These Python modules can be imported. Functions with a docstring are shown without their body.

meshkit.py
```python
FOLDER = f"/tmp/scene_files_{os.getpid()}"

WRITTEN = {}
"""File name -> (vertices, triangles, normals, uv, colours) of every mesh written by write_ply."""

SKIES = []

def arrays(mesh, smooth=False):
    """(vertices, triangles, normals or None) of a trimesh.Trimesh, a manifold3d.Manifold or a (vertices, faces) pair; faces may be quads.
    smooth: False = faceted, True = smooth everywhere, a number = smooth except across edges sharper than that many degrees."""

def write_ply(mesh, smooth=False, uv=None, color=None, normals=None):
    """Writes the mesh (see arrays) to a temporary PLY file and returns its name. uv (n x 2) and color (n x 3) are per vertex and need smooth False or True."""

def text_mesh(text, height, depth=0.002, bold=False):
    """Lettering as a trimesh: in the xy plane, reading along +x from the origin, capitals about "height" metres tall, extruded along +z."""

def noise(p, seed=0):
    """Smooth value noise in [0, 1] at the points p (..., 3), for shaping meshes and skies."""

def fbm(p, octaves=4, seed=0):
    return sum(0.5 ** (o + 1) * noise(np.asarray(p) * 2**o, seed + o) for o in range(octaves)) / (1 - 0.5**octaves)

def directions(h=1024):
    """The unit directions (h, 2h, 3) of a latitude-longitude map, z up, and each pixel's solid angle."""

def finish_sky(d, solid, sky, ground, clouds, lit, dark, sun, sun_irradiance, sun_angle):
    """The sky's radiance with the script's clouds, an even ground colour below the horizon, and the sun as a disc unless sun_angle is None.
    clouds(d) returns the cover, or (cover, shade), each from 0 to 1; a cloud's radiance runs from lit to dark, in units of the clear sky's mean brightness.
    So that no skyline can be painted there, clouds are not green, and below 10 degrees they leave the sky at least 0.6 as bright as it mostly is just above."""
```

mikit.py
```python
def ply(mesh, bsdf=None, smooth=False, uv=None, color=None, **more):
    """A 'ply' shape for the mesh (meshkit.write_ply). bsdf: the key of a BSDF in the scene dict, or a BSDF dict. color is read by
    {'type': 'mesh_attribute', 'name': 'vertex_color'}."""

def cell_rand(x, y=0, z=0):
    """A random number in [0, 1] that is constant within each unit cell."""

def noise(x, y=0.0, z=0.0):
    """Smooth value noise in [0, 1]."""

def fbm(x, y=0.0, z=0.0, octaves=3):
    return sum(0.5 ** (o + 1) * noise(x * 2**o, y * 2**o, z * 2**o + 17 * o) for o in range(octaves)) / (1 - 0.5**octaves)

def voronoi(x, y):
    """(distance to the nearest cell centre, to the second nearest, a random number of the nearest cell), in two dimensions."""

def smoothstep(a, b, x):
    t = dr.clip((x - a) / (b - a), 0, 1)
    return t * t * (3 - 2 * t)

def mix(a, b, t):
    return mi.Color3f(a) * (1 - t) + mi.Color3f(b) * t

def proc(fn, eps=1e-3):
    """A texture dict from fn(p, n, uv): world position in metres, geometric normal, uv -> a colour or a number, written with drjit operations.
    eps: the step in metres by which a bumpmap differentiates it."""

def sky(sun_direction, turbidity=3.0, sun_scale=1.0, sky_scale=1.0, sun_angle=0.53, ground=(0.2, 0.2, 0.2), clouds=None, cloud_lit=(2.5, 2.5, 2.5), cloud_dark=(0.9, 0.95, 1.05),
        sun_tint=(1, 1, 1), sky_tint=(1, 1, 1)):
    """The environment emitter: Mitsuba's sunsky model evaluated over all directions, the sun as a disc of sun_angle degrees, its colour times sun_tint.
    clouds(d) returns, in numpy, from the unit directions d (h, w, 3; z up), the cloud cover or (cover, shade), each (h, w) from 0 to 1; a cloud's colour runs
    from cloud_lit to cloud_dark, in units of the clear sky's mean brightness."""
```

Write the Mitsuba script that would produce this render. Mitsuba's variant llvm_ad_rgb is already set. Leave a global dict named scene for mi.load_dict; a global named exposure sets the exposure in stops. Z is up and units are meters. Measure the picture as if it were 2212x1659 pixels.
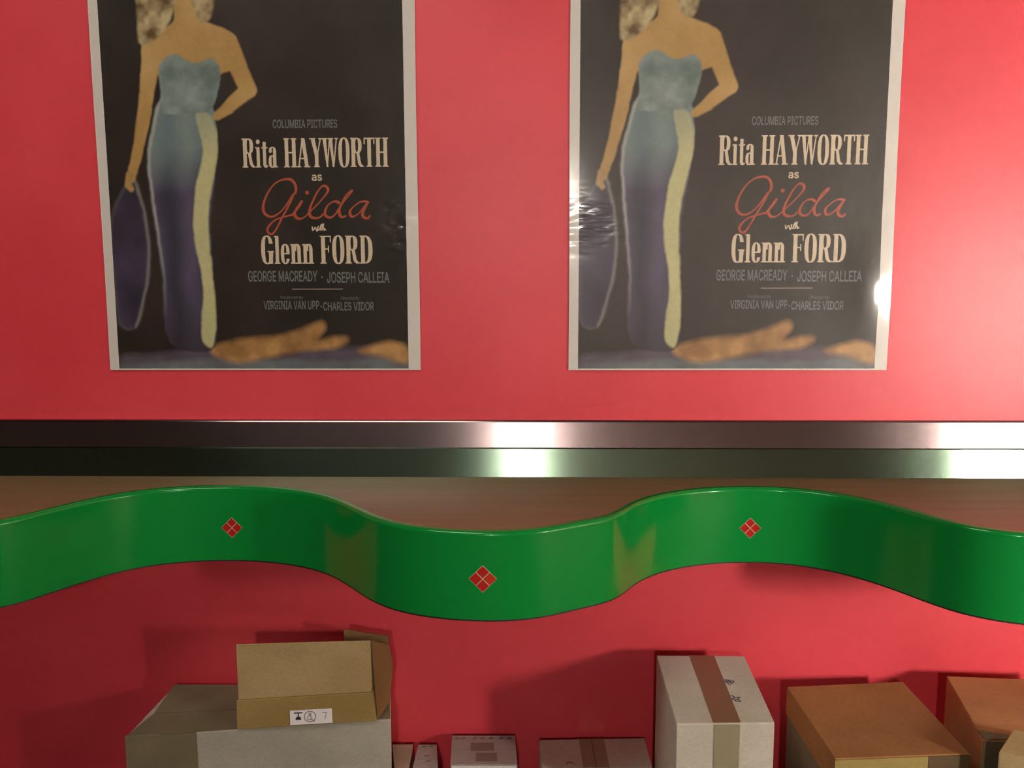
import math
import numpy as np, trimesh, shapely
import manifold3d as m3
import mitsuba as mi
import drjit as dr
import mikit, meshkit
from shapely.geometry import Polygon, LineString, Point, box as sbox
from shapely import affinity
from shapely.ops import unary_union
from scipy.interpolate import splprep, splev

T = mi.ScalarTransform4f
scene, labels = {}, {}

# ------------------------------------------------------------------ camera, light, exposure
EYE = 1.10
F_PX = 1889.78
PITCH, YAW, ROLL = 0.128389, 0.0225435, 0.0025540
cy_, sy_, cp_, sp_ = math.cos(YAW), math.sin(YAW), math.cos(PITCH), math.sin(PITCH)
fwd = np.array([-sy_ * cp_, cy_ * cp_, -sp_])
right0 = np.array([cy_, sy_, 0.0])
down0 = np.cross(fwd, right0)
up = -(-right0 * math.sin(ROLL) + down0 * math.cos(ROLL))
eye = np.array([0.0, 0.0, EYE])
scene['camera'] = {'type': 'perspective', 'fov': math.degrees(2 * math.atan(1106 / F_PX)), 'fov_axis': 'x',
                   'near_clip': 0.02, 'far_clip': 50.0,
                   'to_world': T().look_at(origin=eye.tolist(), target=(eye + fwd).tolist(), up=up.tolist())}
exposure = 0.3
GLOBE_RADIANCE = [268.0, 240.0, 213.0]   # globe floor lamp at the right of the viewer
BULB_RADIANCE = [310.0, 285.0, 255.0]    # globe pendant behind the viewer
PANEL_RADIANCE = [8.0, 7.0, 6.1]           # ceiling light panel
WALL_Y, XL, XR, YB, ZC = 1.74, -2.3, 2.75, -3.2, 2.45


# ------------------------------------------------------------------ materials
def bsdf(key, d):
    scene[key] = d
    return key


def rgb(c):
    return {'type': 'rgb', 'value': list(c)}


def pr(base, rough=0.5, **kw):
    return {'type': 'twosided', 'b': {'type': 'principled', 'base_color': base if isinstance(base, dict) else rgb(base), 'roughness': rough, **kw}}


def wall_fn(p, n, uv):
    a = mikit.fbm(p.x * 3.1, p.z * 3.1, p.y * 2 + 5, octaves=3)
    b = mikit.noise(p.x * 90, p.z * 90, p.y * 90)
    return mikit.mix((0.63, 0.046, 0.062), (0.70, 0.060, 0.080), mikit.smoothstep(0.3, 0.7, a)) * (0.97 + 0.06 * b)


def wall_bump(p, n, uv):
    return mikit.fbm(p.x * 140, p.z * 140, p.y * 140, octaves=2)


bsdf('red_paint', {'type': 'twosided', 'b': {'type': 'bumpmap', 't': mikit.proc(wall_bump), 'scale': 0.00018,
                   'b': {'type': 'principled', 'base_color': mikit.proc(wall_fn), 'roughness': 0.42, 'specular': 0.45}}})
bsdf('green_lacquer', {'type': 'twosided', 'b': {'type': 'roughplastic', 'distribution': 'ggx', 'alpha': 0.02, 'diffuse_reflectance': rgb((0.004, 0.225, 0.036))}})
bsdf('dark_edge', pr((0.02, 0.015, 0.01), 0.5))


def top_fn(p, n, uv):
    g = mikit.fbm(p.x * 5, p.y * 60, 3.0, octaves=3)
    return mikit.mix((0.15, 0.105, 0.052), (0.19, 0.132, 0.068), g)


bsdf('brown_laminate', pr(mikit.proc(top_fn), 0.38, specular=0.4))
bsdf('brushed_dark_metal', {'type': 'twosided', 'b': {'type': 'roughconductor', 'material': 'Cr', 'distribution': 'ggx', 'alpha_u': 0.024, 'alpha_v': 0.09,
                            'specular_reflectance': rgb((0.46, 0.38, 0.36))}})
bsdf('brushed_green_metal', {'type': 'twosided', 'b': {'type': 'roughconductor', 'material': 'Cr', 'distribution': 'ggx', 'alpha_u': 0.017, 'alpha_v': 0.09,
                             'specular_reflectance': rgb((0.24, 0.36, 0.25))}})
bsdf('red_tile', pr((0.42, 0.018, 0.012), 0.25))
bsdf('red_tile_bright', pr((0.52, 0.035, 0.012), 0.25))
bsdf('grout', pr((0.45, 0.33, 0.22), 0.7))


def board(key, a, b, rough=0.85):
    def fn(p, n, uv):
        g = mikit.fbm(p.x * 9 + 3, p.y * 9, p.z * 9, octaves=3)
        s = mikit.noise(p.x * 260, p.y * 260, p.z * 260)
        return mikit.mix(a, b, mikit.smoothstep(0.3, 0.7, g)) * (0.93 + 0.14 * s)
    return bsdf(key, pr(mikit.proc(fn), rough, specular=0.25))


board('white_board', (0.47, 0.43, 0.35), (0.52, 0.48, 0.40))
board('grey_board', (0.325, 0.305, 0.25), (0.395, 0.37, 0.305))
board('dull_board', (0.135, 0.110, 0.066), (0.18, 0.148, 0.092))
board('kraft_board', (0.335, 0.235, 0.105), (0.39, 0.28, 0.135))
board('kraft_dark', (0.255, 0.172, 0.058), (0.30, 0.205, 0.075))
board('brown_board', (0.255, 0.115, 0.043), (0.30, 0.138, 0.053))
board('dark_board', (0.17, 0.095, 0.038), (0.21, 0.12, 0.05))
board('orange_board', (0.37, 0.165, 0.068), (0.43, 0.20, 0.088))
board('pink_board', (0.37, 0.285, 0.205), (0.44, 0.34, 0.25))
board('mauve_board', (0.32, 0.275, 0.25), (0.375, 0.32, 0.29))
bsdf('olive_tape', pr((0.27, 0.235, 0.145), 0.35))
bsdf('brown_tape', pr((0.19, 0.115, 0.066), 0.35))
bsdf('shade_brown', pr((0.085, 0.052, 0.022), 0.5))  # painted shade for the unlit part of the brown box's front
bsdf('yellow_tape', pr((0.30, 0.22, 0.07), 0.4))
bsdf('label_paper', pr((0.76, 0.72, 0.71), 0.6))
bsdf('ink', pr((0.03, 0.02, 0.035), 0.7))
bsdf('pale_ink', pr((0.30, 0.27, 0.29), 0.7))
bsdf('violet_ink', pr((0.13, 0.10, 0.13), 0.7))
bsdf('print_brown', pr((0.215, 0.16, 0.135), 0.7))


def laminated(c, dull, dull_rough):
    """print under a film that is partly clear, partly rubbed dull"""
    c = c if isinstance(c, dict) else rgb(c)
    return {'type': 'twosided', 'b': {'type': 'blendbsdf', 'weight': 0.55,
            'a': {'type': 'principled', 'base_color': c, 'roughness': 0.13, 'specular': 0.9},
            'b': {'type': 'principled', 'base_color': c, 'roughness': dull_rough, 'specular': dull}}}


for suffix, dull, dull_rough in (('', 0.35, 0.5), ('_scuffed', 1.0, 0.5)):       # the right poster's film is more scuffed
    bsdf('poster_paper' + suffix, laminated((0.60, 0.57, 0.52), dull, dull_rough))
    bsdf('poster_print' + suffix, laminated({'type': 'mesh_attribute', 'name': 'vertex_color'}, dull, dull_rough))
    bsdf('cream_print' + suffix, laminated((0.56, 0.46, 0.33), dull, dull_rough))
    bsdf('red_print' + suffix, laminated((0.36, 0.068, 0.034), dull, dull_rough))
    bsdf('slate_print' + suffix, laminated((0.125, 0.135, 0.138), dull, dull_rough))
    bsdf('rule_print' + suffix, laminated((0.22, 0.17, 0.14), dull, dull_rough))
bsdf('room_beige', pr((0.50, 0.42, 0.30), 0.8))
bsdf('room_light', pr((0.40, 0.35, 0.33), 0.8))
bsdf('room_dark', pr((0.03, 0.022, 0.018), 0.8))


def floor_fn(p, n, uv):
    t = mikit.cell_rand(dr.floor(p.x / 0.3), dr.floor(p.y / 0.3), 2)
    return mikit.mix((0.035, 0.028, 0.020), (0.05, 0.04, 0.03), t)


bsdf('floor_tile', pr(mikit.proc(floor_fn), 0.75, specular=0.2))
bsdf('door_frame_mat', pr((0.30, 0.24, 0.17), 0.5))
bsdf('plain_white', pr((0.6, 0.58, 0.55), 0.5))


# ------------------------------------------------------------------ helpers
def key_for(name):
    k, i = name, 0
    while k in scene or k in labels or any(x.startswith(k + '__') for x in scene):
        i += 1
        k = f'{name}_{i:03d}'
    return k


def add(key, mesh, mat, smooth=False, **kw):
    k = key_for(key)
    scene[k] = mikit.ply(mesh, mat, smooth=smooth, **kw)
    return k


def thing(name, label, category, group=None):
    k = key_for(name)
    labels[k] = {'label': label, 'category': category}
    if group:
        labels[k]['group'] = group
    return k


def struct(k, mesh, mat, **kw):
    scene[k] = mikit.ply(mesh, mat, **kw)
    labels[k] = {'kind': 'structure'}
    return k


def bx(x0, x1, y0, y1, z0, z1):
    return trimesh.creation.box(bounds=[[x0, y0, z0], [x1, y1, z1]])


def cat(ms):
    return trimesh.util.concatenate(list(ms))


def hull(points, r=0.0):
    pts = np.asarray(points, float)
    if r:
        o = np.vstack([np.eye(3), -np.eye(3)]) * r
        c = pts.mean(0)
        d = np.sign(pts - c) * r
        pts = ((pts - d)[:, None] + o[None]).reshape(-1, 3)
    return trimesh.Trimesh(pts, process=False).convex_hull


# ------------------------------------------------------------------ the room
struct('wall_back', bx(XL, XR, WALL_Y, WALL_Y + 0.12, 0, ZC), 'red_paint')
struct('floor', bx(XL, XR, YB, WALL_Y + 0.12, -0.1, 0), 'floor_tile')
struct('ceiling', bx(XL, XR, YB, WALL_Y + 0.12, ZC, ZC + 0.1), 'room_dark')
struct('wall_left', bx(XL - 0.1, XL, YB, WALL_Y + 0.12, 0, ZC), 'room_dark')
struct('wall_front', bx(XL, 0.1, YB - 0.1, YB, 0, ZC), 'room_dark')
struct('wall_front_right', bx(0.1, XR, YB - 0.1, YB, 0, ZC), 'room_light')
struct('wall_right', bx(XR, XR + 0.1, YB, WALL_Y + 0.12, 0, ZC), 'room_beige')
k = thing('floor_lamp', 'globe floor lamp, shade added, mirrored as wide bright glare at right end of metal strip', 'lamp')
FX, FY, FZ, FR = 2.05, -0.50, 0.92, 0.15
g = trimesh.creation.icosphere(3, FR)
g.apply_translation([FX, FY, FZ])
add(k + '__globe', g, 'plain_white', smooth=True, emitter={'type': 'area', 'radiance': rgb(GLOBE_RADIANCE)})
c = trimesh.creation.revolve(np.array([(0.0, 0.0), (0.14, 0.0), (0.14, 0.012), (0.02, 0.03), (0.012, 0.05), (0.012, FZ - FR - 0.02), (0.03, FZ - FR - 0.01), (0.03, FZ - FR + 0.004), (0.0, FZ - FR + 0.004)]), sections=32)
c.apply_translation([FX, FY, 0])
add(k + '__stand', c, 'dark_edge', smooth=40)
# added curved shade that blocks the lamp's light towards the wall's left part
az = np.radians(np.linspace(131, 318, 34))
ring_in = np.stack([FX + 0.30 * np.cos(az), FY + 0.30 * np.sin(az)], 1)
ring_out = np.stack([FX + 0.304 * np.cos(az), FY + 0.304 * np.sin(az)], 1)
sh_ = trimesh.creation.extrude_polygon(Polygon(np.vstack([ring_in, ring_out[::-1]])), 0.76, engine='earcut')
sh_.apply_translation([0, 0, FZ - 0.40])
add(k + '__added_shade', sh_, 'dark_edge', smooth=40)
add(k + '__added_shade_arm', bx(FX - 0.005, FX + 0.005, FY - 0.302, FY, FZ - 0.30, FZ - 0.29), 'dark_edge')
# a globe pendant behind the viewer: its reflection is the narrow streak in the metal strip


def pendant(x, y, z, radius, radiance, label):
    k = thing('pendant_lamp', label, 'lamp')
    g = trimesh.creation.icosphere(3, radius)
    g.apply_translation([x, y, z])
    add(k + '__globe', g, 'plain_white', smooth=True, emitter={'type': 'area', 'radiance': rgb(radiance)})
    top = z + radius + 0.03
    c = trimesh.creation.cylinder(0.003, ZC - top, sections=8)
    c.apply_translation([x, y, (ZC + top) / 2])
    add(k + '__cord', c, 'dark_edge')
    c = trimesh.creation.cylinder(0.022, 0.045, sections=20)
    c.apply_translation([x, y, z + radius + 0.015])
    add(k + '__socket', c, 'dark_edge', smooth=40)


pendant(-0.05, -2.0, 1.48, 0.08, BULB_RADIANCE, 'globe pendant lamp mirrored as the narrow bright streak at the middle of the metal strip')
# ceiling light panel above the viewer
k = thing('ceiling_light', 'square ceiling light panel above the viewer lighting the red wall from above', 'lamp')
px0, px1, py0, py1 = -1.35, -0.25, 0.05, 0.65
add(k + '__diffuser', bx(px0, px1, py0, py1, ZC - 0.03, ZC - 0.02), 'plain_white', emitter={'type': 'area', 'radiance': rgb(PANEL_RADIANCE)})
add(k + '__frame', cat([bx(px0 - 0.03, px0, py0 - 0.03, py1 + 0.03, ZC - 0.035, ZC), bx(px1, px1 + 0.03, py0 - 0.03, py1 + 0.03, ZC - 0.035, ZC),
                        bx(px0, px1, py0 - 0.03, py0, ZC - 0.035, ZC), bx(px0, px1, py1, py1 + 0.03, ZC - 0.035, ZC)]), 'dark_edge')


# ------------------------------------------------------------------ wavy counter
ZT, ZB = 0.6927, 0.5448
WAVE = [(-2.29, 1.335), (-2.12, 1.345), (-2.0, 1.385), (-1.9, 1.46), (-1.8, 1.55), (-1.68, 1.605), (-1.56, 1.62), (-1.43, 1.61), (-1.31, 1.56), (-1.22, 1.46), (-1.14, 1.375), (-1.06, 1.343), (-0.98, 1.338),
        (-0.925, 1.352), (-0.877, 1.384), (-0.839, 1.44), (-0.802, 1.505), (-0.753, 1.565), (-0.69, 1.604), (-0.615, 1.618), (-0.535, 1.619), (-0.447, 1.591), (-0.373, 1.545),
        (-0.303, 1.462), (-0.236, 1.384), (-0.181, 1.356), (-0.112, 1.34), (-0.051, 1.333), (0.014, 1.352), (0.081, 1.389), (0.139, 1.43), (0.184, 1.501), (0.242, 1.569),
        (0.298, 1.601), (0.405, 1.623), (0.504, 1.61), (0.584, 1.55), (0.645, 1.463), (0.698, 1.381), (0.766, 1.337), (0.84, 1.326), (0.93, 1.338), (1.01, 1.38), (1.08, 1.44),
        (1.15, 1.55), (1.26, 1.608), (1.4, 1.622), (1.52, 1.605), (1.61, 1.52), (1.7, 1.39), (1.82, 1.338), (1.95, 1.33), (2.08, 1.36), (2.2, 1.44), (2.3, 1.54), (2.42, 1.605), (2.56, 1.62), (2.745, 1.56)]
wv = np.array(WAVE)
tck, _ = splprep(wv.T, s=len(wv) * 0.0012 ** 2, k=3)
cx, cyv = splev(np.linspace(0, 1, 700), tck)
curve = np.stack([cx, cyv], 1)
curve[0, 0], curve[-1, 0] = XL + 0.004, XR - 0.004
tan = np.gradient(curve, axis=0)
tan /= np.linalg.norm(tan, axis=1, keepdims=True)
nrm = np.stack([tan[:, 1], -tan[:, 0]], 1)          # towards the room (-y)
TH = 0.014


def sweep(profile):
    """profile: (offset along the outward normal, z), a closed loop counter-clockwise; swept along the wave."""
    pf = np.asarray(profile)
    n, m = len(curve), len(pf)
    v = np.empty((n, m, 3))
    v[:, :, :2] = curve[:, None] + nrm[:, None] * pf[None, :, :1]
    v[:, :, 2] = pf[None, :, 1]
    i, j = np.meshgrid(np.arange(n - 1), np.arange(m), indexing='ij')
    a, b, c2, d = i * m + j, i * m + (j + 1) % m, (i + 1) * m + (j + 1) % m, (i + 1) * m + j
    f = np.stack([a, b, c2, d], -1).reshape(-1, 4)
    f = np.vstack([f[:, [0, 1, 2]], f[:, [0, 2, 3]]])
    caps = [[e * m, e * m + q, e * m + q + 1] for e in (0, n - 1) for q in range(1, m - 1)]
    t = trimesh.Trimesh(v.reshape(-1, 3), np.vstack([f, caps]), process=False)
    t.fix_normals()
    return t


kc = thing('counter', 'wavy glossy green fronted wall counter with brown top and red diamond inlays', 'counter')
r_ = 0.007
arc = [(-r_ + r_ * math.cos(a), ZT - r_ + r_ * math.sin(a)) for a in np.linspace(0, math.pi / 2, 7)]
prof = [(0.0, ZB + 0.003)] + arc + [(-TH, ZT), (-TH, ZB + 0.003)]
add(kc + '__fascia', sweep(prof), 'green_lacquer', smooth=35)
add(kc + '__bottom_edge', sweep([(-0.0008, ZB), (-0.0008, ZB + 0.003), (-TH, ZB + 0.003), (-TH, ZB)]), 'dark_edge', smooth=35)
inner = curve - nrm[:, :] * 0 + nrm * (-TH)
poly = Polygon([(XL + 0.004, WALL_Y - 0.001)] + [tuple(q) for q in inner] + [(XR - 0.004, WALL_Y - 0.001)]).buffer(0)
tb = trimesh.creation.extrude_polygon(poly, 0.028, engine='earcut')
tb.apply_translation([0, 0, ZT - 0.0285])
add(kc + '__top_board', tb, 'brown_laminate')


# inlays: four red tiles with pale joints, set on the crests and hollows of the front
def inlay(x, z, size, idx):
    i = int(np.argmin(np.abs(curve[:, 0] - x) + (np.abs(curve[:, 1] - 1.4) > 0.4)))
    t2, n2, c0 = tan[i], nrm[i], curve[i]
    M = np.eye(4)
    M[:3, 0] = [t2[0], t2[1], 0]
    M[:3, 1] = [0, 0, 1]
    M[:3, 2] = [n2[0], n2[1], 0]
    M[:3, 3] = [c0[0], c0[1], z]

    def plate(poly2, z0, z1):
        p = trimesh.creation.extrude_polygon(poly2, z1 - z0, engine='earcut')
        p.apply_translation([0, 0, z0])
        # follow the curve of the front: sink the sides onto the bent board
        for _ in range(2):
            p = p.subdivide()
        ux = p.vertices[:, 0]
        s = np.concatenate([[0], np.cumsum(np.linalg.norm(np.diff(curve, axis=0), axis=1))])
        s -= s[i]
        px, py = np.interp(ux, s, curve[:, 0]), np.interp(ux, s, curve[:, 1])
        nx, ny = np.interp(ux, s, nrm[:, 0]), np.interp(ux, s, nrm[:, 1])
        zz = p.vertices[:, 2]
        p.vertices = np.stack([px + nx * zz, py + ny * zz, z + p.vertices[:, 1]], 1)
        return p
    d = size / 2
    dia = Polygon([(-d, 0), (0, -d), (d, 0), (0, d)])
    ki = key_for(kc + '__diamond_inlay')
    add(ki + '__grout', plate(dia, -0.002, 0.0006), 'grout')
    q = d / 2
    for j, (ox, oy) in enumerate(((0, q), (q, 0), (0, -q), (-q, 0))):
        h = q * 0.86 + (0.0004 if j % 2 else 0)
        add(ki + '__red_tile', plate(Polygon([(ox - h, oy), (ox, oy - h), (ox + h, oy), (ox, oy + h)]), -0.001, 0.0012), 'red_tile_bright' if j == 1 and idx == 1 else 'red_tile')


for idx, (x, z, s) in enumerate(((-0.572, 0.612, 0.041), (-0.074, 0.616, 0.0455), (0.415, 0.614, 0.041))):
    inlay(x, z, s, idx)


# upstand behind the counter: a green brushed strip below, a dark brushed strip above
def strip(pts):
    """horizontal strips between consecutive (y, z) profile points, uv along x first so that the brushing runs along the wall"""
    vs, fs, uvs = [], [], []
    L = 0.0
    xs = np.linspace(XL + 0.004, XR - 0.004, 12)
    for (y0, z0), (y1, z1) in zip(pts[:-1], pts[1:]):
        d = math.hypot(y1 - y0, z1 - z0)
        for xa, xb in zip(xs[:-1], xs[1:]):
            o = len(vs)
            vs += [(xa, y0, z0), (xb, y0, z0), (xb, y1, z1), (xa, y1, z1)]
            uvs += [(xa, L), (xb, L), (xb, L + d), (xa, L + d)]
            fs += [(o, o + 1, o + 2), (o, o + 2, o + 3)]
        L += d
    return trimesh.Trimesh(np.array(vs), np.array(fs), process=False), np.array(uvs)


ZM, ZTT = 0.7495, 0.8025
gm, guv = strip([(WALL_Y - 0.034, ZT - 0.0002), (WALL_Y - 0.023, ZM - 0.002), (WALL_Y - 0.021, ZM), (WALL_Y - 0.0005, ZM)])
add(kc + '__green_upstand', gm, 'brushed_green_metal', uv=guv)
mm, muv = strip([(WALL_Y - 0.0205, ZM + 0.0001), (WALL_Y - 0.0105, ZTT - 0.003), (WALL_Y - 0.0095, ZTT - 0.0012), (WALL_Y - 0.008, ZTT), (WALL_Y - 0.0005, ZTT)])
add(kc + '__metal_strip', mm, 'brushed_dark_metal', uv=muv)


# ------------------------------------------------------------------ condensed slab-serif lettering
def glyph(ch):
    """(shape, advance) of a tall condensed roman letter, capital height 1"""
    S, t, e = 0.150, 0.045, 0.045

    def R(x0, y0, x1, y1):
        return sbox(x0, y0, x1, y1)

    def stem(x, y0=0.0, y1=1.0, lo=True, hi=True, w=S):
        g = [R(x, y0, x + w, y1)]
        if lo:
            g.append(R(x - e, y0, x + w + e, y0 + t))
        if hi:
            g.append(R(x - e, y1 - t, x + w + e, y1))
        return unary_union(g)

    def oval(x0, y0, x1, y1, p=2.6):
        a = np.linspace(0, 2 * np.pi, 60, endpoint=False)
        c, s = np.cos(a), np.sin(a)
        return Polygon(np.stack([(x0 + x1) / 2 + (x1 - x0) / 2 * np.sign(c) * np.abs(c) ** (2 / p), (y0 + y1) / 2 + (y1 - y0) / 2 * np.sign(s) * np.abs(s) ** (2 / p)], 1))

    def ring(x0, y0, x1, y1, tx=S, ty=t):
        return oval(x0, y0, x1, y1).difference(oval(x0 + tx, y0 + ty, x1 - tx, y1 - ty))

    def diag(x0, x1, w, y0=0.0, y1=1.0):
        return Polygon([(x0, y0), (x0 + w, y0), (x1 + w, y1), (x1, y1)])
    xh = 0.70
    if ch == 'H':
        return unary_union([stem(e), stem(e + 0.30), R(0.1, 0.48, 0.42, 0.53)]), 0.54
    if ch == 'A':
        return unary_union([diag(0.03, 0.20, 0.055), diag(0.32, 0.17, S), R(0.1, 0.28, 0.38, 0.325), R(0, 0, 0.15, t), R(0.27, 0, 0.53, t)]), 0.53
    if ch == 'Y':
        return unary_union([stem(0.18, 0, 0.5, hi=False), Polygon([(0.18, 0.42), (0.33, 0.42), (0.18, 1), (0.02, 1)]), Polygon([(0.27, 0.42), (0.33, 0.5), (0.46, 1), (0.405, 1)]),
                            R(-0.03, 1 - t, 0.22, 1), R(0.34, 1 - t, 0.50, 1)]), 0.48
    if ch == 'W':
        return unary_union([Polygon([(0.17, 0), (0.24, 0), (0.17, 1), (0.02, 1)]), Polygon([(0.17, 0), (0.22, 0), (0.34, 1), (0.29, 1)]), Polygon([(0.42, 0), (0.49, 0), (0.42, 1), (0.27, 1)]),
                            Polygon([(0.43, 0), (0.48, 0), (0.62, 1), (0.57, 1)]), R(-0.03, 1 - t, 0.22, 1), R(0.23, 1 - t, 0.46, 1), R(0.51, 1 - t, 0.66, 1)]), 0.64
    if ch == 'O':
        return ring(0.01, -0.015, 0.47, 1.015), 0.49
    if ch == 'R':
        return unary_union([stem(e), ring(0.06, 0.47, 0.47, 1.0).intersection(R(0.15, 0, 1, 1.1)), Polygon([(0.24, 0.5), (0.36, 0.52), (0.43, 0.14), (0.50, t), (0.54, t), (0.54, 0), (0.40, 0), (0.31, 0.1)])]), 0.54
    if ch == 'T':
        return unary_union([stem(0.145, hi=False), R(0, 0.945, 0.44, 1.0), R(0, 0.78, 0.045, 1), R(0.395, 0.78, 0.44, 1)]), 0.45
    if ch == 'G':
        g = ring(0.01, -0.015, 0.47, 1.015).difference(R(0.24, 0.46, 0.6, 0.72))
        return unary_union([g, R(0.30, 0, 0.45, 0.42), R(0.25, 0.42, 0.50, 0.465)]), 0.50
    if ch == 'F':
        return unary_union([stem(e), R(0.1, 0.95, 0.42, 1), R(0.38, 0.76, 0.42, 1), R(0.1, 0.50, 0.34, 0.545), R(0.30, 0.40, 0.34, 0.64)]), 0.44
    if ch == 'D':
        return unary_union([stem(e), ring(-0.12, 0, 0.49, 1.0, S + 0.01).intersection(R(0.16, -0.1, 1, 1.1)), R(0.1, 0, 0.2, t), R(0.1, 1 - t, 0.2, 1)]), 0.52
    if ch == 'i':
        return unary_union([stem(e, 0, xh, hi=False, w=0.13), R(0, xh - t, 0.12, xh), oval(0.035, 0.80, 0.19, 0.96, 2)]), 0.235
    if ch == 'l':
        return unary_union([stem(e, 0, 1, hi=False, w=0.13), R(0, 1 - t, 0.12, 1)]), 0.235
    if ch == 't':
        return unary_union([R(0.06, 0.06, 0.19, 0.88), R(0, xh - t, 0.26, xh), Polygon([(0.06, 0.1), (0.1, 0.0), (0.2, -0.01), (0.27, 0.05), (0.25, 0.09), (0.19, 0.06)])]), 0.275
    if ch == 'a':
        return unary_union([R(0.19, 0.03, 0.32, 0.6), R(0.19, 0, 0.38, t), ring(0.02, 0.36, 0.32, xh + 0.01, 0.12).intersection(R(0, 0.52, 0.4, 0.8)), oval(0.02, 0.50, 0.14, 0.62, 2),
                            ring(0.0, -0.01, 0.30, 0.42, 0.12).intersection(R(0, -0.1, 0.25, 0.5))]), 0.385
    if ch == 'e':
        return unary_union([ring(0.0, -0.01, 0.34, xh + 0.01, 0.125).difference(R(0.18, 0.18, 0.5, 0.36)), R(0.08, 0.34, 0.335, 0.385)]), 0.355
    if ch == 'n':
        return unary_union([stem(e, 0, xh, hi=False, w=0.13), R(0, xh - t, 0.1, xh), stem(e + 0.22, 0, 0.5, hi=False, w=0.13),
                            ring(0.10, 0.2, e + 0.35, xh + 0.01, 0.13, 0.06).intersection(R(0.12, 0.45, 1, 1))]), 0.44
    return Polygon(), 0.22


def line_shape(text, x0, x1, z, cap):
    parts, x = [], 0.0
    for ch in text:
        g, adv = glyph(ch)
        if not g.is_empty:
            parts.append(affinity.translate(g, x, 0))
        x += adv + 0.012
    s = unary_union(parts)
    a, b = s.bounds[0], s.bounds[2]
    return affinity.affine_transform(s, [(x1 - x0) / (b - a), 0, 0, cap, x0 - a * (x1 - x0) / (b - a), z])


def shape_mesh(s, thick=0.00025, seg=None):
    if seg:
        s = shapely.segmentize(s, seg)
    gs = [g for g in getattr(s, 'geoms', [s]) if g.area > 1e-9]
    return cat([trimesh.creation.extrude_polygon(g, thick, engine='earcut') for g in gs])


def plain_text(text, x0, x1, z, h):
    m = meshkit.text_mesh(text, 1.0, depth=0.02, bold=True)
    lo, hi = m.bounds
    s = (x1 - x0) / (hi[0] - lo[0])
    m.vertices = np.stack([x0 + (m.vertices[:, 0] - lo[0]) * s, z + m.vertices[:, 1] * h, m.vertices[:, 2] * 0.0125], 1)
    return m


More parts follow.
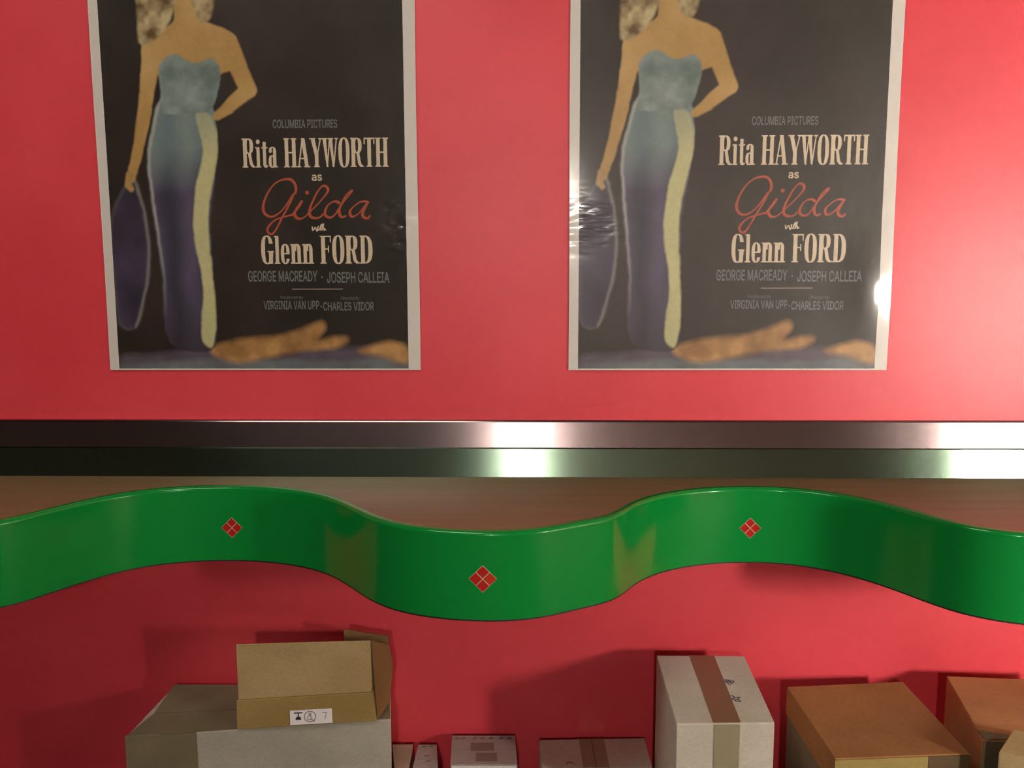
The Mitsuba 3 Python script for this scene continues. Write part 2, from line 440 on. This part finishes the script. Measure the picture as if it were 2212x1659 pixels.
def spline(pts, n=90):
    p = np.array(pts, float)
    tk, _ = splprep(p.T, s=0, k=min(3, len(p) - 1))
    return np.stack(splev(np.linspace(0, 1, n), tk), 1)


def pen(pts, w0, w1):
    """a brush stroke whose width depends on its direction, thick on the way down"""
    p = spline(pts)
    d = np.gradient(p, axis=0)
    d /= np.linalg.norm(d, axis=1, keepdims=True) + 1e-12
    pen_dir = np.array([0.82, 0.57])
    w = w0 + (w1 - w0) * np.abs(d[:, 0] * pen_dir[1] - d[:, 1] * pen_dir[0]) ** 1.5
    w = np.convolve(np.pad(w, 4, mode='edge'), np.ones(9) / 9, 'valid')
    return unary_union([LineString(p[i:i + 2]).buffer((w[i] + w[i + 1]) / 4, quad_segs=4) for i in range(len(p) - 1)])


MM = 0.001
mmv = lambda pts: [(a * MM, b * MM) for a, b in pts]
SCRIPT = [[(387, 348), (389, 361), (380, 374), (368, 375), (350, 368), (335, 351), (325, 330), (325, 311), (337, 303), (353, 309), (371, 328), (384, 346), (373, 323), (360, 301), (347, 278), (336, 269), (330, 275), (335, 287), (347, 297), (365, 303), (380, 307)],
          [(379, 306), (390, 320), (400, 333), (392, 319), (385, 308), (390, 300), (400, 300), (409, 306)],
          [(409, 306), (428, 324), (446, 343), (452, 357), (446, 362), (434, 354), (423, 335), (415, 316), (416, 304), (425, 300), (440, 307)],
          [(473, 329), (467, 332), (458, 330), (447, 318), (446, 305), (455, 301), (468, 311), (479, 329), (492, 348), (499, 353), (482, 331), (473, 312), (475, 304), (485, 304)],
          [(530, 330), (516, 331), (502, 322), (494, 310), (497, 303), (506, 305), (519, 317), (529, 329), (522, 315), (519, 305), (524, 300), (533, 304)]]
title = unary_union([pen(mmv(s), 0.0024, 0.0066) for s in SCRIPT] + [Point(0.411, 0.349).buffer(0.0038)])
WITH = [[(419, 283), (421, 277), (425, 282), (427, 277), (431, 284)], [(431, 284), (431, 277), (434, 278)], [(434, 278), (437, 287), (435, 277), (437, 277)], [(438, 277), (440, 286), (439, 279), (442, 281), (442, 277), (445, 278)]]
with_shape = unary_union([LineString(spline(mmv(s), 24)).buffer(0.0011) for s in WITH])


def smallscript(text, x0, x1, z, h):
    m = meshkit.text_mesh(text, 1.0, depth=0.02)
    lo, hi = m.bounds
    s = (x1 - x0) / (hi[0] - lo[0])
    m.vertices = np.stack([x0 + (m.vertices[:, 0] - lo[0]) * s + m.vertices[:, 1] * h * 0.25, z + m.vertices[:, 1] * h, m.vertices[:, 2] * 0.0125], 1)
    return m


TEXTS = [('name_lettering', 'cream_print', shape_mesh(line_shape('Rita HAYWORTH', 0.286, 0.572, 0.3975, 0.0555))),
         ('small_lettering', 'cream_print', plain_text('as', 0.421, 0.441, 0.3725, 0.0145)),
         ('title_lettering', 'red_print', shape_mesh(title)),
         ('small_lettering', 'cream_print', shape_mesh(with_shape)),
         ('name_lettering', 'cream_print', shape_mesh(line_shape('Glenn FORD', 0.316, 0.537, 0.2115, 0.0545))),
         ('studio_line', 'slate_print', plain_text('COLUMBIA PICTURES', 0.348, 0.474, 0.4725, 0.015)),
         ('cast_line', 'slate_print', plain_text('GEORGE MACREADY', 0.288, 0.426, 0.177, 0.020)),
         ('cast_line', 'slate_print', plain_text('JOSEPH CALLEIA', 0.445, 0.569, 0.1745, 0.020)),
         ('small_rule', 'rule_print', shape_mesh(sbox(0.375, 0.1605, 0.476, 0.1625))),
         ('small_lettering', 'slate_print', smallscript('Produced by', 0.350, 0.396, 0.1425, 0.006)),
         ('small_lettering', 'slate_print', smallscript('Directed by', 0.471, 0.508, 0.1405, 0.006)),
         ('credit_line', 'slate_print', plain_text('VIRGINIA VAN UPP', 0.317, 0.428, 0.122, 0.016)),
         ('credit_line', 'slate_print', plain_text('CHARLES VIDOR', 0.436, 0.537, 0.1195, 0.016)),
         ('printed_dot', 'slate_print', shape_mesh(Point(0.4355, 0.185).buffer(0.0017))),
         ('printed_dot', 'slate_print', shape_mesh(Point(0.432, 0.127).buffer(0.0017)))]

# ------------------------------------------------------------------ the painted picture: a plain figure in a long gown, in the poster's colours
PW, PH = 0.628, 0.954
PX0, PX1, PZ0, PZ1 = 0.019, 0.604, 0.003, 0.935
nx_, nz_ = 391, 622
gx, gz = np.meshgrid(np.linspace(PX0, PX1, nx_), np.linspace(PZ0, PZ1, nz_))
P = np.stack([gx.ravel(), gz.ravel()], 1)
P3 = np.column_stack([P, np.zeros(len(P))])


def nz(scale, seed, oct=3):
    return meshkit.fbm(P3 * scale, oct, seed)


wob = (np.stack([nz(60, 11), nz(60, 12)], 1) - 0.5) * 0.0035
Q = P + wob


def sdist(poly, pts):
    sh = shapely.points(pts)
    out = np.full(len(pts), 0.05)
    b = poly.bounds
    near = (pts[:, 0] > b[0] - 0.03) & (pts[:, 0] < b[2] + 0.03) & (pts[:, 1] > b[1] - 0.03) & (pts[:, 1] < b[3] + 0.03)
    s = sh[near]
    d = shapely.distance(s, poly.exterior)
    out[near] = np.where(shapely.contains(poly, s), -d, d)
    return out


def smoothpoly(pts, closed=True):
    p = np.array(mmv(pts))
    p = np.vstack([p, p[:1]])
    d = np.linalg.norm(np.diff(p, axis=0), axis=1)
    p = p[np.concatenate([[True], d > 1e-6])]
    tk, _ = splprep(p.T, s=len(p) * 0.0012 ** 2, k=3, per=True)
    return Polygon(np.stack(splev(np.linspace(0, 1, 160), tk), 1)).buffer(0)


def alpha(sd, soft):
    return np.clip(0.5 - sd / soft, 0, 1)[:, None]


def lerp(a, b, t):
    return np.asarray(a) * (1 - t) + np.asarray(b) * t


def limb(pts, w0, w1):
    p = spline(mmv(pts), 40) if len(pts) > 3 else np.array(mmv(pts))
    if len(pts) <= 3:
        p = np.vstack([np.linspace(p[i], p[i + 1], 20) for i in range(len(p) - 1)])
    w = np.linspace(w0, w1, len(p)) * MM
    g = unary_union([Point(q).buffer(a / 2) for q, a in zip(p, w)])
    return unary_union([LineString(p).buffer(w1 * MM / 2), g]).buffer(0.004).buffer(-0.004)


bgn = nz(7, 1, 4)
col = lerp((0.013, 0.010, 0.006), (0.026, 0.021, 0.016), np.clip((bgn - 0.3) * 2.2, 0, 1)[:, None])
warm = np.clip((nz(4, 2) - 0.45) * 3, 0, 1)[:, None]
col = lerp(col, col * [1.15, 0.95, 0.95] + [0.004, 0.001, 0.004], warm)


def paint(sd, color, soft=0.004, strength=1.0):
    global col
    col = lerp(col, color, alpha(sd, soft) * strength)


# ground
lilac = smoothpoly([(18, 3), (18, 26), (60, 30), (120, 36), (182, 48), (212, 40), (300, 24), (430, 46), (520, 44), (604, 30), (604, 3)])
paint(sdist(lilac, Q), lerp((0.050, 0.040, 0.055), (0.105, 0.082, 0.112), nz(30, 3)[:, None]), 0.016)
teal = smoothpoly([(14, 0), (18, 8), (96, 15), (172, 22), (303, 21), (378, 22), (490, 19), (606, 14), (606, 0)])
paint(sdist(teal, Q), lerp((0.07, 0.085, 0.095), (0.165, 0.185, 0.19), nz(22, 4)[:, None]), 0.012, 0.9)
orange = lerp((0.22, 0.105, 0.035), (0.42, 0.235, 0.085), np.clip((nz(24, 5) - 0.3) * 2.3, 0, 1)[:, None])
for pts in ([(205, 40), (248, 58), (286, 64), (361, 74), (400, 86), (436, 97), (440, 84), (424, 62), (478, 68), (486, 60), (470, 48), (425, 42), (378, 34), (303, 22), (228, 22)], [(503, 38), (540, 52), (575, 56), (606, 44), (606, 14), (570, 20), (546, 28)]):
    paint(sdist(smoothpoly(pts), Q), orange, 0.012, 0.95)
# scarf held at the side
scarf = smoothpoly([(22, 303), (48, 356), (66, 376), (80, 350), (87, 303), (93, 239), (87, 185), (72, 130), (52, 84), (34, 84), (22, 148), (17, 221)])
sd = sdist(scarf, Q)
paint(sd, lerp((0.020, 0.016, 0.026), (0.050, 0.038, 0.075), np.clip(nz(14, 6) * 1.6 - 0.3, 0, 1)[:, None]), 0.008)
edge = np.exp(-(sd / 0.0035) ** 2)[:, None] * (0.25 + 0.75 * (P[:, :1] > 0.055))
col = lerp(col, (0.24, 0.23, 0.22), edge * 0.6)
# gown
skirt = smoothpoly([(131, 528), (112, 480), (100, 427), (99, 365), (106, 302), (113, 221), (116, 139), (121, 70), (128, 48), (160, 40), (212, 42), (217, 111), (219, 184), (217, 248), (220, 302), (230, 373), (239, 444), (234, 495), (226, 527)])
sk = sdist(skirt, Q)
fold = np.sin((P[:, 0] * 95 + nz(9, 7) * 5 + P[:, 1] * 3))[:, None] * 0.5 + 0.5
low = np.clip((0.44 - P[:, 1]) / 0.09, 0, 1)[:, None]
gown = lerp(lerp((0.115, 0.165, 0.175), (0.165, 0.215, 0.20), fold), lerp((0.032, 0.030, 0.048), (0.078, 0.064, 0.112), fold), low)
gown = lerp(gown, (0.028, 0.022, 0.030), np.clip((0.19 - P[:, 1]) / 0.13, 0, 1)[:, None] * 0.75)
paint(sk, gown, 0.004)
rim = np.exp(-((sk + 0.004) / 0.003) ** 2)[:, None] * (P[:, :1] < 0.135) * np.clip((P[:, 1:] - 0.10) / 0.2, 0, 1)
col = lerp(col, (0.36, 0.36, 0.33), rim * 0.75)
panel = smoothpoly([(205, 505), (222, 502), (234, 480), (238, 450), (232, 391), (219, 338), (213, 284), (216, 230), (219, 148), (216, 60), (210, 43), (199, 46), (197, 139), (193, 193), (186, 257), (184, 300), (188, 345), (203, 400), (208, 444)])
paint(sdist(panel, Q), lerp((0.40, 0.385, 0.19), (0.50, 0.475, 0.25), nz(20, 8)[:, None]), 0.005, np.clip(0.35 + (0.52 - P[:, 1]) * 6, 0.3, 1)[:, None])
# skin, then the bodice over it
skin = lerp((0.37, 0.225, 0.072), (0.50, 0.325, 0.13), np.clip((nz(13, 9) - 0.3) * 2, 0, 1)[:, None])
chest = smoothpoly([(102, 612), (112, 638), (140, 656), (160, 671), (166, 712), (168, 740), (214, 740), (218, 711), (222, 674), (253, 662), (272, 652), (284, 630), (284, 600), (268, 578), (248, 574), (240, 560), (205, 560), (160, 560), (132, 570), (116, 584)])
paint(sdist(chest, Q), skin, 0.004)
paint(sdist(limb([(118, 622), (107, 550), (92, 475), (76, 415), (64, 378)], 36, 17), Q), skin, 0.004)
paint(sdist(limb([(62, 384), (58, 366), (64, 358)], 16, 11), Q), skin * 0.85, 0.004)
arm = unary_union([limb([(268, 632), (296, 560), (304, 545)], 36, 30), limb([(304, 545), (262, 512), (240, 496)], 30, 17)]).buffer(0.003).buffer(-0.003)
paint(sdist(arm, Q), skin, 0.004)
bod = smoothpoly([(130, 584), (146, 606), (162, 612), (178, 606), (205, 592), (222, 602), (236, 604), (246, 592), (250, 570), (244, 545), (234, 520), (229, 508), (177, 500), (130, 506), (133, 541)])
bn = np.clip((nz(26, 10, 4) - 0.3) * 2.2, 0, 1)[:, None]
paint(sdist(bod, Q), lerp((0.105, 0.150, 0.135), (0.235, 0.285, 0.265), bn), 0.004)
hair = lerp((0.10, 0.055, 0.02), (0.46, 0.38, 0.20), np.clip((nz(40, 13) - 0.28) * 2.3, 0, 1)[:, None])
for pts in ([(98, 760), (94, 710), (94, 660), (100, 628), (118, 634), (140, 652), (160, 676), (168, 712), (166, 760)], [(198, 760), (202, 700), (212, 676), (226, 668), (238, 684), (244, 720), (240, 760)]):
    paint(sdist(smoothpoly(pts), Q), hair, 0.006)
head = Polygon([(0.203 + 0.038 * math.cos(a) - 0.012, 0.762 + 0.052 * math.sin(a)) for a in np.linspace(0, 6.28, 40)])
paint(sdist(head, Q), skin, 0.004)
col = np.clip(col * (0.94 + 0.12 * nz(200, 14, 2))[:, None], 0.004, 0.8)
gi, gj = np.meshgrid(np.arange(nx_ - 1), np.arange(nz_ - 1))
a_ = (gj * nx_ + gi).ravel()
GF = np.vstack([np.stack([a_, a_ + 1, a_ + nx_ + 1], 1), np.stack([a_, a_ + nx_ + 1, a_ + nx_], 1)])


def poster(x0, z0, label, crease):
    def out(u, v):
        """distance of the sheet from the wall, a gentle buckle with a few creases"""
        u, v = np.asarray(u), np.asarray(v)
        p = np.stack([u * 3.2 + crease * 7, v * 2.6 + crease * 3, np.zeros_like(u)], -1)
        d = 0.0025 + 0.0022 * meshkit.fbm(p, 2, 40 + crease)
        if crease:
            q = np.stack([u, v, np.zeros_like(u)], -1)
            k1 = np.exp(-((u - 0.03) / 0.13) ** 2 - ((v - 0.285) / 0.045) ** 2)
            d = d + k1 * 0.0035 * (meshkit.fbm(q * [16, 75, 1], 3, 77) - 0.5)
            d = d + 0.0013 * (1 - np.exp(-u / 0.032))
            k3 = np.exp(-((u - 0.58) / 0.07) ** 2 - ((v - 0.33) / 0.16) ** 2)
            d = d + 0.0052 * np.exp(-((u - 0.582) / 0.044) ** 2 - ((v - 0.165) / 0.09) ** 2)
            d = d + k3 * 0.0012 * (meshkit.fbm(q * [40, 14, 1], 2, 78) - 0.5)
        else:
            k2 = np.exp(-((u - 0.60) / 0.05) ** 2 - ((v - 0.28) / 0.05) ** 2)
            q = np.stack([u, v, np.zeros_like(u)], -1)
            d = d + k2 * 0.003 * (meshkit.fbm(q * [35, 60, 1], 3, 79) - 0.5)
        return d

    def fit(m, lift):
        v = m.vertices
        m = trimesh.Trimesh(np.stack([x0 + v[:, 0], WALL_Y - (out(v[:, 0], v[:, 1]) + lift + v[:, 2]), z0 + v[:, 1]], 1), m.faces, process=False)
        m.fix_normals()
        return m
    kp = thing('poster', label, 'poster')
    sfx = '_scuffed' if crease else ''
    # the white-bordered sheet
    us, vs = np.linspace(0, PW, 158), np.linspace(0, PH, 240)
    U, V = np.meshgrid(us, vs)
    U = U.ravel() + 0.0006 * np.sin(V.ravel() * 9)
    n0 = len(us)
    A, B = np.meshgrid(np.arange(n0 - 1), np.arange(len(vs) - 1))
    i0 = (B * n0 + A).ravel()
    F = np.vstack([np.stack([i0, i0 + 1, i0 + n0 + 1], 1), np.stack([i0, i0 + n0 + 1, i0 + n0], 1)])
    front = np.stack([U, V.ravel(), np.full(len(U), 0.0002)], 1)
    back = front - [0, 0, 0.0004]
    N = len(front)
    ring_ = np.concatenate([np.arange(n0), np.arange(1, len(vs)) * n0 + n0 - 1, (len(vs) - 1) * n0 + np.arange(n0 - 2, -1, -1), np.arange(len(vs) - 2, 0, -1) * n0])
    rn = np.roll(ring_, -1)
    side = np.vstack([np.stack([ring_, ring_ + N, rn + N], 1), np.stack([ring_, rn + N, rn], 1)])
    add(kp + '__paper_sheet', fit(trimesh.Trimesh(np.vstack([front, back]), np.vstack([F, F[:, ::-1] + N, side]), process=False), 0), 'poster_paper' + sfx, smooth=50)
    pv = np.stack([gx.ravel(), gz.ravel(), np.zeros(len(P))], 1)
    pm = trimesh.Trimesh(np.stack([x0 + pv[:, 0], WALL_Y - (out(pv[:, 0], pv[:, 1]) + 0.0005), z0 + pv[:, 1]], 1), GF, process=False)
    pk = add(kp + '__painted_picture', pm, 'poster_print' + sfx, smooth=True, color=col)
    labels[pk] = {'label': 'dark painted picture of a figure in a blue gown'}
    for name, mat, m in TEXTS:
        m = trimesh.Trimesh(m.vertices, m.faces, process=False)
        tk_ = add(kp + '__' + name, fit(m, 0.0008), mat + sfx)
    return kp


poster(-0.850, 0.904, 'dark film poster at the left, its picture mostly free of white glare', 0)
poster(0.0735, 0.904, 'dark film poster at the right, with bright white glare at its edges', 1)


# ------------------------------------------------------------------ cartons along the foot of the wall
def prism(top, z0, ztops, r=0.0015, grow=0.0):
    top = np.asarray(top, float)
    zt = np.broadcast_to(np.asarray(ztops, float), len(top))
    return hull(np.vstack([np.column_stack([top, np.full(len(top), z0)]), np.column_stack([top, zt])]), r)


def lerp2(q, s, t):
    """bilinear point in a quad q = back-left, back-right, front-right, front-left; s to the right, t to the front"""
    q = np.asarray(q, float)
    return (q[0] * (1 - s) + q[1] * s) * (1 - t) + (q[3] * (1 - s) + q[2] * s) * t


def patch(q, s0, s1, t0, t1, lift, th=0.0004):
    """a thin sheet on the face with the 3-D corners q"""
    q = np.asarray(q, float)
    n = np.cross(q[3] - q[0], q[1] - q[0])
    n /= np.linalg.norm(n)
    c = [lerp2(q, s, t) for s, t in ((s0, t0), (s1, t0), (s1, t1), (s0, t1))]
    return hull([p + n * lift for p in c] + [p + n * (lift + th) for p in c])


def on_face(q, m, s, t, size, rot=0.0, lift=0.0006):
    """places a flat mesh in xy on the face q at (s, t)"""
    q = np.asarray(q, float)
    ex = q[1] - q[0]
    ex /= np.linalg.norm(ex)
    n = np.cross(q[3] - q[0], q[1] - q[0])
    n /= np.linalg.norm(n)
    ey = np.cross(n, ex)
    c, s_ = math.cos(rot), math.sin(rot)
    v = m.vertices * [size, size, 1]
    a, b = v[:, 0] * c - v[:, 1] * s_, v[:, 0] * s_ + v[:, 1] * c
    o = lerp2(q, s, t) + n * lift
    return trimesh.Trimesh(o + a[:, None] * ex + b[:, None] * ey + v[:, 2:] * n, m.faces, process=False)


def z3(q, z):
    return np.column_stack([np.asarray(q, float), np.broadcast_to(z, 4)])


def front_of(q, z, zb=0.0):
    q = np.asarray(q, float)
    return np.array([[*q[3], z], [*q[2], z], [*q[2], zb], [*q[3], zb]])


def left_of(q, z, zb=0.0):
    q = np.asarray(q, float)
    return np.array([[*q[0], z], [*q[3], z], [*q[3], zb], [*q[0], zb]])


def carton(label, q, z, mat, flap_mat=None, seam='across', group=None):
    """a closed carton: body, two top flaps that meet in a seam"""
    k = thing('cardboard_box', label, 'box', group)
    add(k + '__body', prism(q, 0.0, z - 0.002), mat)
    top = z3(q, z - 0.002)
    if seam == 'depth':
        add(k + '__top_flap', patch(top, 0.004, 0.4975, 0.004, 0.996, 0, 0.002), flap_mat or mat)
        add(k + '__top_flap', patch(top, 0.5025, 0.996, 0.004, 0.996, 0, 0.002), flap_mat or mat)
    else:
        add(k + '__top_flap', patch(top, 0.004, 0.996, 0.004, 0.497, 0, 0.002), flap_mat or mat)
        add(k + '__top_flap', patch(top, 0.004, 0.996, 0.503, 0.996, 0, 0.002), flap_mat or mat)
    return k, z3(q, z)


# wide grey box at the left, its front slightly askew
B3 = [(-0.747, 1.718), (-0.294, 1.722), (-0.274, 1.588), (-0.755, 1.512)]
k = thing('cardboard_box', 'wide grey box at the far left carrying the upright tan box', 'box')
zg = 0.244
add(k + '__body', hull(np.vstack([np.column_stack([q_, np.full(5, zz)]) for zz in (0.0, zg - 0.002) for q_ in [np.array([(-0.747, 1.718), (-0.294, 1.722), (-0.272, 1.586), (-0.755, 1.514), (-0.733, 1.545)])]]), 0.0015), 'grey_board')
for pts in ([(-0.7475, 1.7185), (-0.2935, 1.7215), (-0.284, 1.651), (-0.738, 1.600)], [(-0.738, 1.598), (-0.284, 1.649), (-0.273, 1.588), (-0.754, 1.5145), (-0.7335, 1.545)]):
    add(k + '__top_flap', hull([[x, y, z] for x, y in pts for z in (zg - 0.002, zg)]), 'dull_board')  # the weak light on the top is put into this darker board
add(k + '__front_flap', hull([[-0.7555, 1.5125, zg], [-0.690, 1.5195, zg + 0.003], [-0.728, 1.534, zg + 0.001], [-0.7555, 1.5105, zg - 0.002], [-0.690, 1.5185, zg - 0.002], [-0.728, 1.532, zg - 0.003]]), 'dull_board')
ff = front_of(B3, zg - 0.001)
add(k + '__shade_patch', patch(ff, 0.0, 0.262, 0.0, 1.0, 0.0006, 0.0012), 'dull_board')  # shade on the left of the front, put in as a darker sheet
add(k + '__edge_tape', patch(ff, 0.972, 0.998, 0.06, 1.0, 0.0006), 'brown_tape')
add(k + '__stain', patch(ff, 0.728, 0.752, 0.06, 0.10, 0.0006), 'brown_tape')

# upright tan box on it
k = thing('cardboard_box', 'upright tan box with a small white label, standing on the grey box', 'box')
zb2 = zg + 0.0005
c2 = np.array([(-0.551, 1.543), (-0.306, 1.578), (-0.287, 1.655), (-0.50, 1.655)])
zs = 0.302
add(k + '__body', hull([[*p, z] for p, z in zip(np.vstack([c2, c2]), [zs, zs, zs, zs, 0.411, 0.405, 0.360, 0.366])], 0.001), 'kraft_board')
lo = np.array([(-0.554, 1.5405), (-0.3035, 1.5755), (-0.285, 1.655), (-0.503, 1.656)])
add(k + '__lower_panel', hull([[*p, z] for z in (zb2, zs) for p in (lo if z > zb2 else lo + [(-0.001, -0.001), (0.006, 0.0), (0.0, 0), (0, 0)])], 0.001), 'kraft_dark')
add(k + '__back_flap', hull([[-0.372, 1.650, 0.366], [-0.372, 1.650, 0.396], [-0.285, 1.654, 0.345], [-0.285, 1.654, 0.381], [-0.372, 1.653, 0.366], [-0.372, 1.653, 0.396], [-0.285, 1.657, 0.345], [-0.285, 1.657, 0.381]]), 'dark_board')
add(k + '__side_panel', hull([[-0.3045, 1.5795, 0.404], [-0.2955, 1.578, 0.246], [-0.2840, 1.658, 0.362], [-0.277, 1.657, 0.32], [-0.283, 1.645, 0.246], [-0.300, 1.585, 0.32]]), 'dark_board')  # shade on this side is partly put into the darker board colour
lf = np.array([[lo[0, 0] - 0.0005, lo[0, 1] - 0.0012, zs], [lo[1, 0] + 0.003, lo[1, 1] - 0.0012, zs], [lo[1, 0] + 0.005, lo[1, 1] - 0.0022, zb2], [lo[0, 0] - 0.001, lo[0, 1] - 0.0022, zb2]])
kl = k + '__label'
add(kl + '__paper', patch(lf, 0.383, 0.688, 0.44, 0.94, 0.0006), 'label_paper')
labels[kl + '__paper'] = {'label': 'white paper label with small printed symbols'}
semi = shape_mesh(Point(0, 0).buffer(1).intersection(sbox(-1, -0.25, 1, 1)), 0.0003)
add(kl + '__printed_symbol', cat([on_face(lf, semi, 0.443, 0.745, 0.0052, 0, 0.0012), on_face(lf, shape_mesh(unary_union([sbox(-0.12, 0, 0.12, 1), sbox(-0.9, 0.9, 0.9, 1.15)]), 0.0003), 0.443, 0.68, 0.0085, 0, 0.0012)]), 'ink')
ringm = shape_mesh(unary_union([Point(0, 0).buffer(1).difference(Point(0, 0).buffer(0.82)), Point(-0.1, -0.2).buffer(0.42).difference(Point(-0.1, -0.2).buffer(0.25)), sbox(-0.2, 0.2, 0.25, 0.62),
                                LineString([(0.1, -0.4), (0.7, -0.8)]).buffer(0.12)]), 0.0003)
add(kl + '__printed_symbol', on_face(lf, ringm, 0.527, 0.68, 0.0115, 0, 0.0012), 'pale_ink')
add(kl + '__printed_symbol', on_face(lf, shape_mesh(LineString([(-0.5, 0.9), (0.5, 0.9), (0.05, -0.9)]).buffer(0.11), 0.0003), 0.633, 0.68, 0.0075, 0, 0.0012), 'pale_ink')

# two small boxes beside it
k, tf = carton('small pinkish tan box squeezed between the wide grey box and a mauve box', [(-0.2910, 1.712), (-0.2475, 1.7135), (-0.2435, 1.606), (-0.2690, 1.604)], 0.119, 'pink_board')
q = [(-0.2365, 1.712), (-0.198, 1.7125), (-0.183, 1.606), (-0.2370, 1.605)]
k, tf = carton('small mauve grey box with dark marks, between the pinkish box and the brown striped one', q, 0.119, 'mauve_board')
for j, (s, t) in enumerate(((0.35, 0.09), (0.72, 0.07), (0.5, 0.42), (0.6, 0.6))):
    add(k + '__printed_mark', on_face(tf, shape_mesh(LineString([(-1, 0), (-0.3, 0.5), (0.2, -0.2), (1, 0.3)]).buffer(0.22), 0.0003), s, t, 0.0045, 0.1, 0.0008), 'violet_ink')

q = [(-0.166, 1.719), (-0.034, 1.7215), (-0.0275, 1.6125), (-0.160, 1.6105)]
k, tf = carton('small mauve box with brown print across its top, middle of the row', q, 0.136, 'mauve_board')
add(k + '__print_band', patch(tf, 0.30, 0.66, 0.27, 0.55, 0.0003), 'print_brown')
add(k + '__print_band', patch(tf, 0.38, 0.70, 0.62, 0.90, 0.0003), 'print_brown')
for j, s in enumerate((0.08, 0.18, 0.36, 0.48, 0.62, 0.78, 0.91)):
    add(k + '__printed_mark', on_face(tf, shape_mesh(unary_union([Point(0, 0).buffer(0.8), LineString([(-1.3, -0.2), (1.2, 0.3)]).buffer(0.4)]), 0.0003), s, 0.11, 0.0036, 0.2 * (j % 3), 0.0004), 'violet_ink' if j in (4, 5, 6) else 'print_brown')
add(k + '__front_tape', patch(front_of(q, 0.1335), 0.02, 0.98, 0.0, 0.25, 0.0006), 'label_paper')

q = [(0.016, 1.715), (0.237, 1.7265), (0.2385, 1.6165), (0.020, 1.6115)]
k, tf = carton('low white box with olive tape over its lid, left of the tall white box', q, 0.130, 'white_board', seam='depth')
add(k + '__tape', patch(tf, 0.375, 0.612, 0.0, 1.0, 0.0003), 'olive_tape')
add(k + '__tape_fold', patch(tf, 0.487, 0.499, 0.0, 1.0, 0.0008), 'brown_tape')
ringm = shape_mesh(Point(0, 0).buffer(1).difference(Point(0, -0.25).buffer(0.86)), 0.0003)
add(k + '__printed_mark', on_face(tf, ringm, 0.262, 0.88, 0.008, 0, 0.0006), 'print_brown')

q = [(0.2492, 1.665), (0.4229, 1.664), (0.4123, 1.4066), (0.2453, 1.4008)]
k, tf = carton('tall white box with brown tape down its middle and handwriting on its lid', q, 0.3402, 'white_board', seam='depth')
add(k + '__top_tape', patch(tf, 0.375, 0.655, 0.0, 1.0, 0.0003), 'brown_tape')
f7 = front_of(q, 0.3377)
add(k + '__front_tape', patch(f7, 0.385, 0.645, 0.0, 0.9, 0.0012), 'olive_tape')
sc = [[(-1.0, 0.7), (-0.2, 1.0), (0.9, 0.6), (0.5, 0.1), (-0.5, 0.3), (-0.1, -0.5), (0.4, -0.9)], [(-0.8, -0.3), (0.0, 0.2), (0.7, -0.2), (0.1, 0.6), (-0.6, 0.1)]]
hand = shape_mesh(unary_union([LineString(spline(s, 30)).buffer(0.11) for s in sc]), 0.0003)
add(k + '__handwriting', on_face(tf, hand, 0.70, 0.44, 0.0095, -0.35, 0.0006), 'violet_ink')
sc2 = [[(-1.0, 0.2), (-0.5, 0.8), (-0.1, 0.2), (-0.6, -0.3), (0.1, -0.4)], [(0.2, 0.6), (0.7, 0.7), (0.5, 0.0), (1.0, -0.6), (0.3, -0.8), (0.4, -0.1)]]
hand2 = shape_mesh(unary_union([LineString(spline(s, 30)).buffer(0.10) for s in sc2]), 0.0003)
add(k + '__handwriting', on_face(tf, hand2, 0.695, 0.68, 0.0105, -0.35, 0.0006), 'violet_ink')

# brown box: a lid of darker kraft over a grey-brown body
q = np.array([(0.504, 1.648), (0.742, 1.674), (0.7455, 1.411), (0.5105, 1.391)])
k = thing('cardboard_box', 'brown box with a deep lid and a yellowish front strip, beside the tall white box', 'box')
add(k + '__body', prism(q + [(0.002, -0.002), (-0.002, -0.002), (-0.002, 0.002), (0.002, 0.002)], 0.0, 0.228), 'dull_board')
add(k + '__lid', prism(q, 0.228, 0.285), 'brown_board')
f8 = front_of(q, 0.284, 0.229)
add(k + '__front_strip', patch(f8, 0.0, 0.685, 0.02, 1.0, 0.0006, 0.0016), 'yellow_tape')
add(k + '__shade_strip', patch(f8, 0.69, 0.995, 0.02, 1.0, 0.0006, 0.001), 'shade_brown')  # stands for shade on the right of the lid's front, no tape there
# orange box
q = [(0.826, 1.672), (1.05, 1.655), (1.035, 1.425), (0.777, 1.432)]
k, tf = carton('orange brown box at the right end, behind the tilted tan box', q, 0.298, 'orange_board')
lf9 = front_of(q, 0.296)
add(k + '__front_flap', hull([[0.781, 1.462, 0.2985], [0.86, 1.434, 0.2985], [0.779, 1.432, 0.2985], [0.781, 1.462, 0.3], [0.86, 1.434, 0.3], [0.779, 1.432, 0.3]]), 'dull_board')
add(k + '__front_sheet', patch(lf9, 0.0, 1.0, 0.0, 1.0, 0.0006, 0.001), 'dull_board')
# tan box turned cornerwise
q = [(0.823, 1.424), (0.898, 1.383), (0.839, 1.314), (0.763, 1.355)]
k, tf = carton('tan box turned cornerwise at the right edge, in front of the orange box', q, 0.322, 'kraft_board')
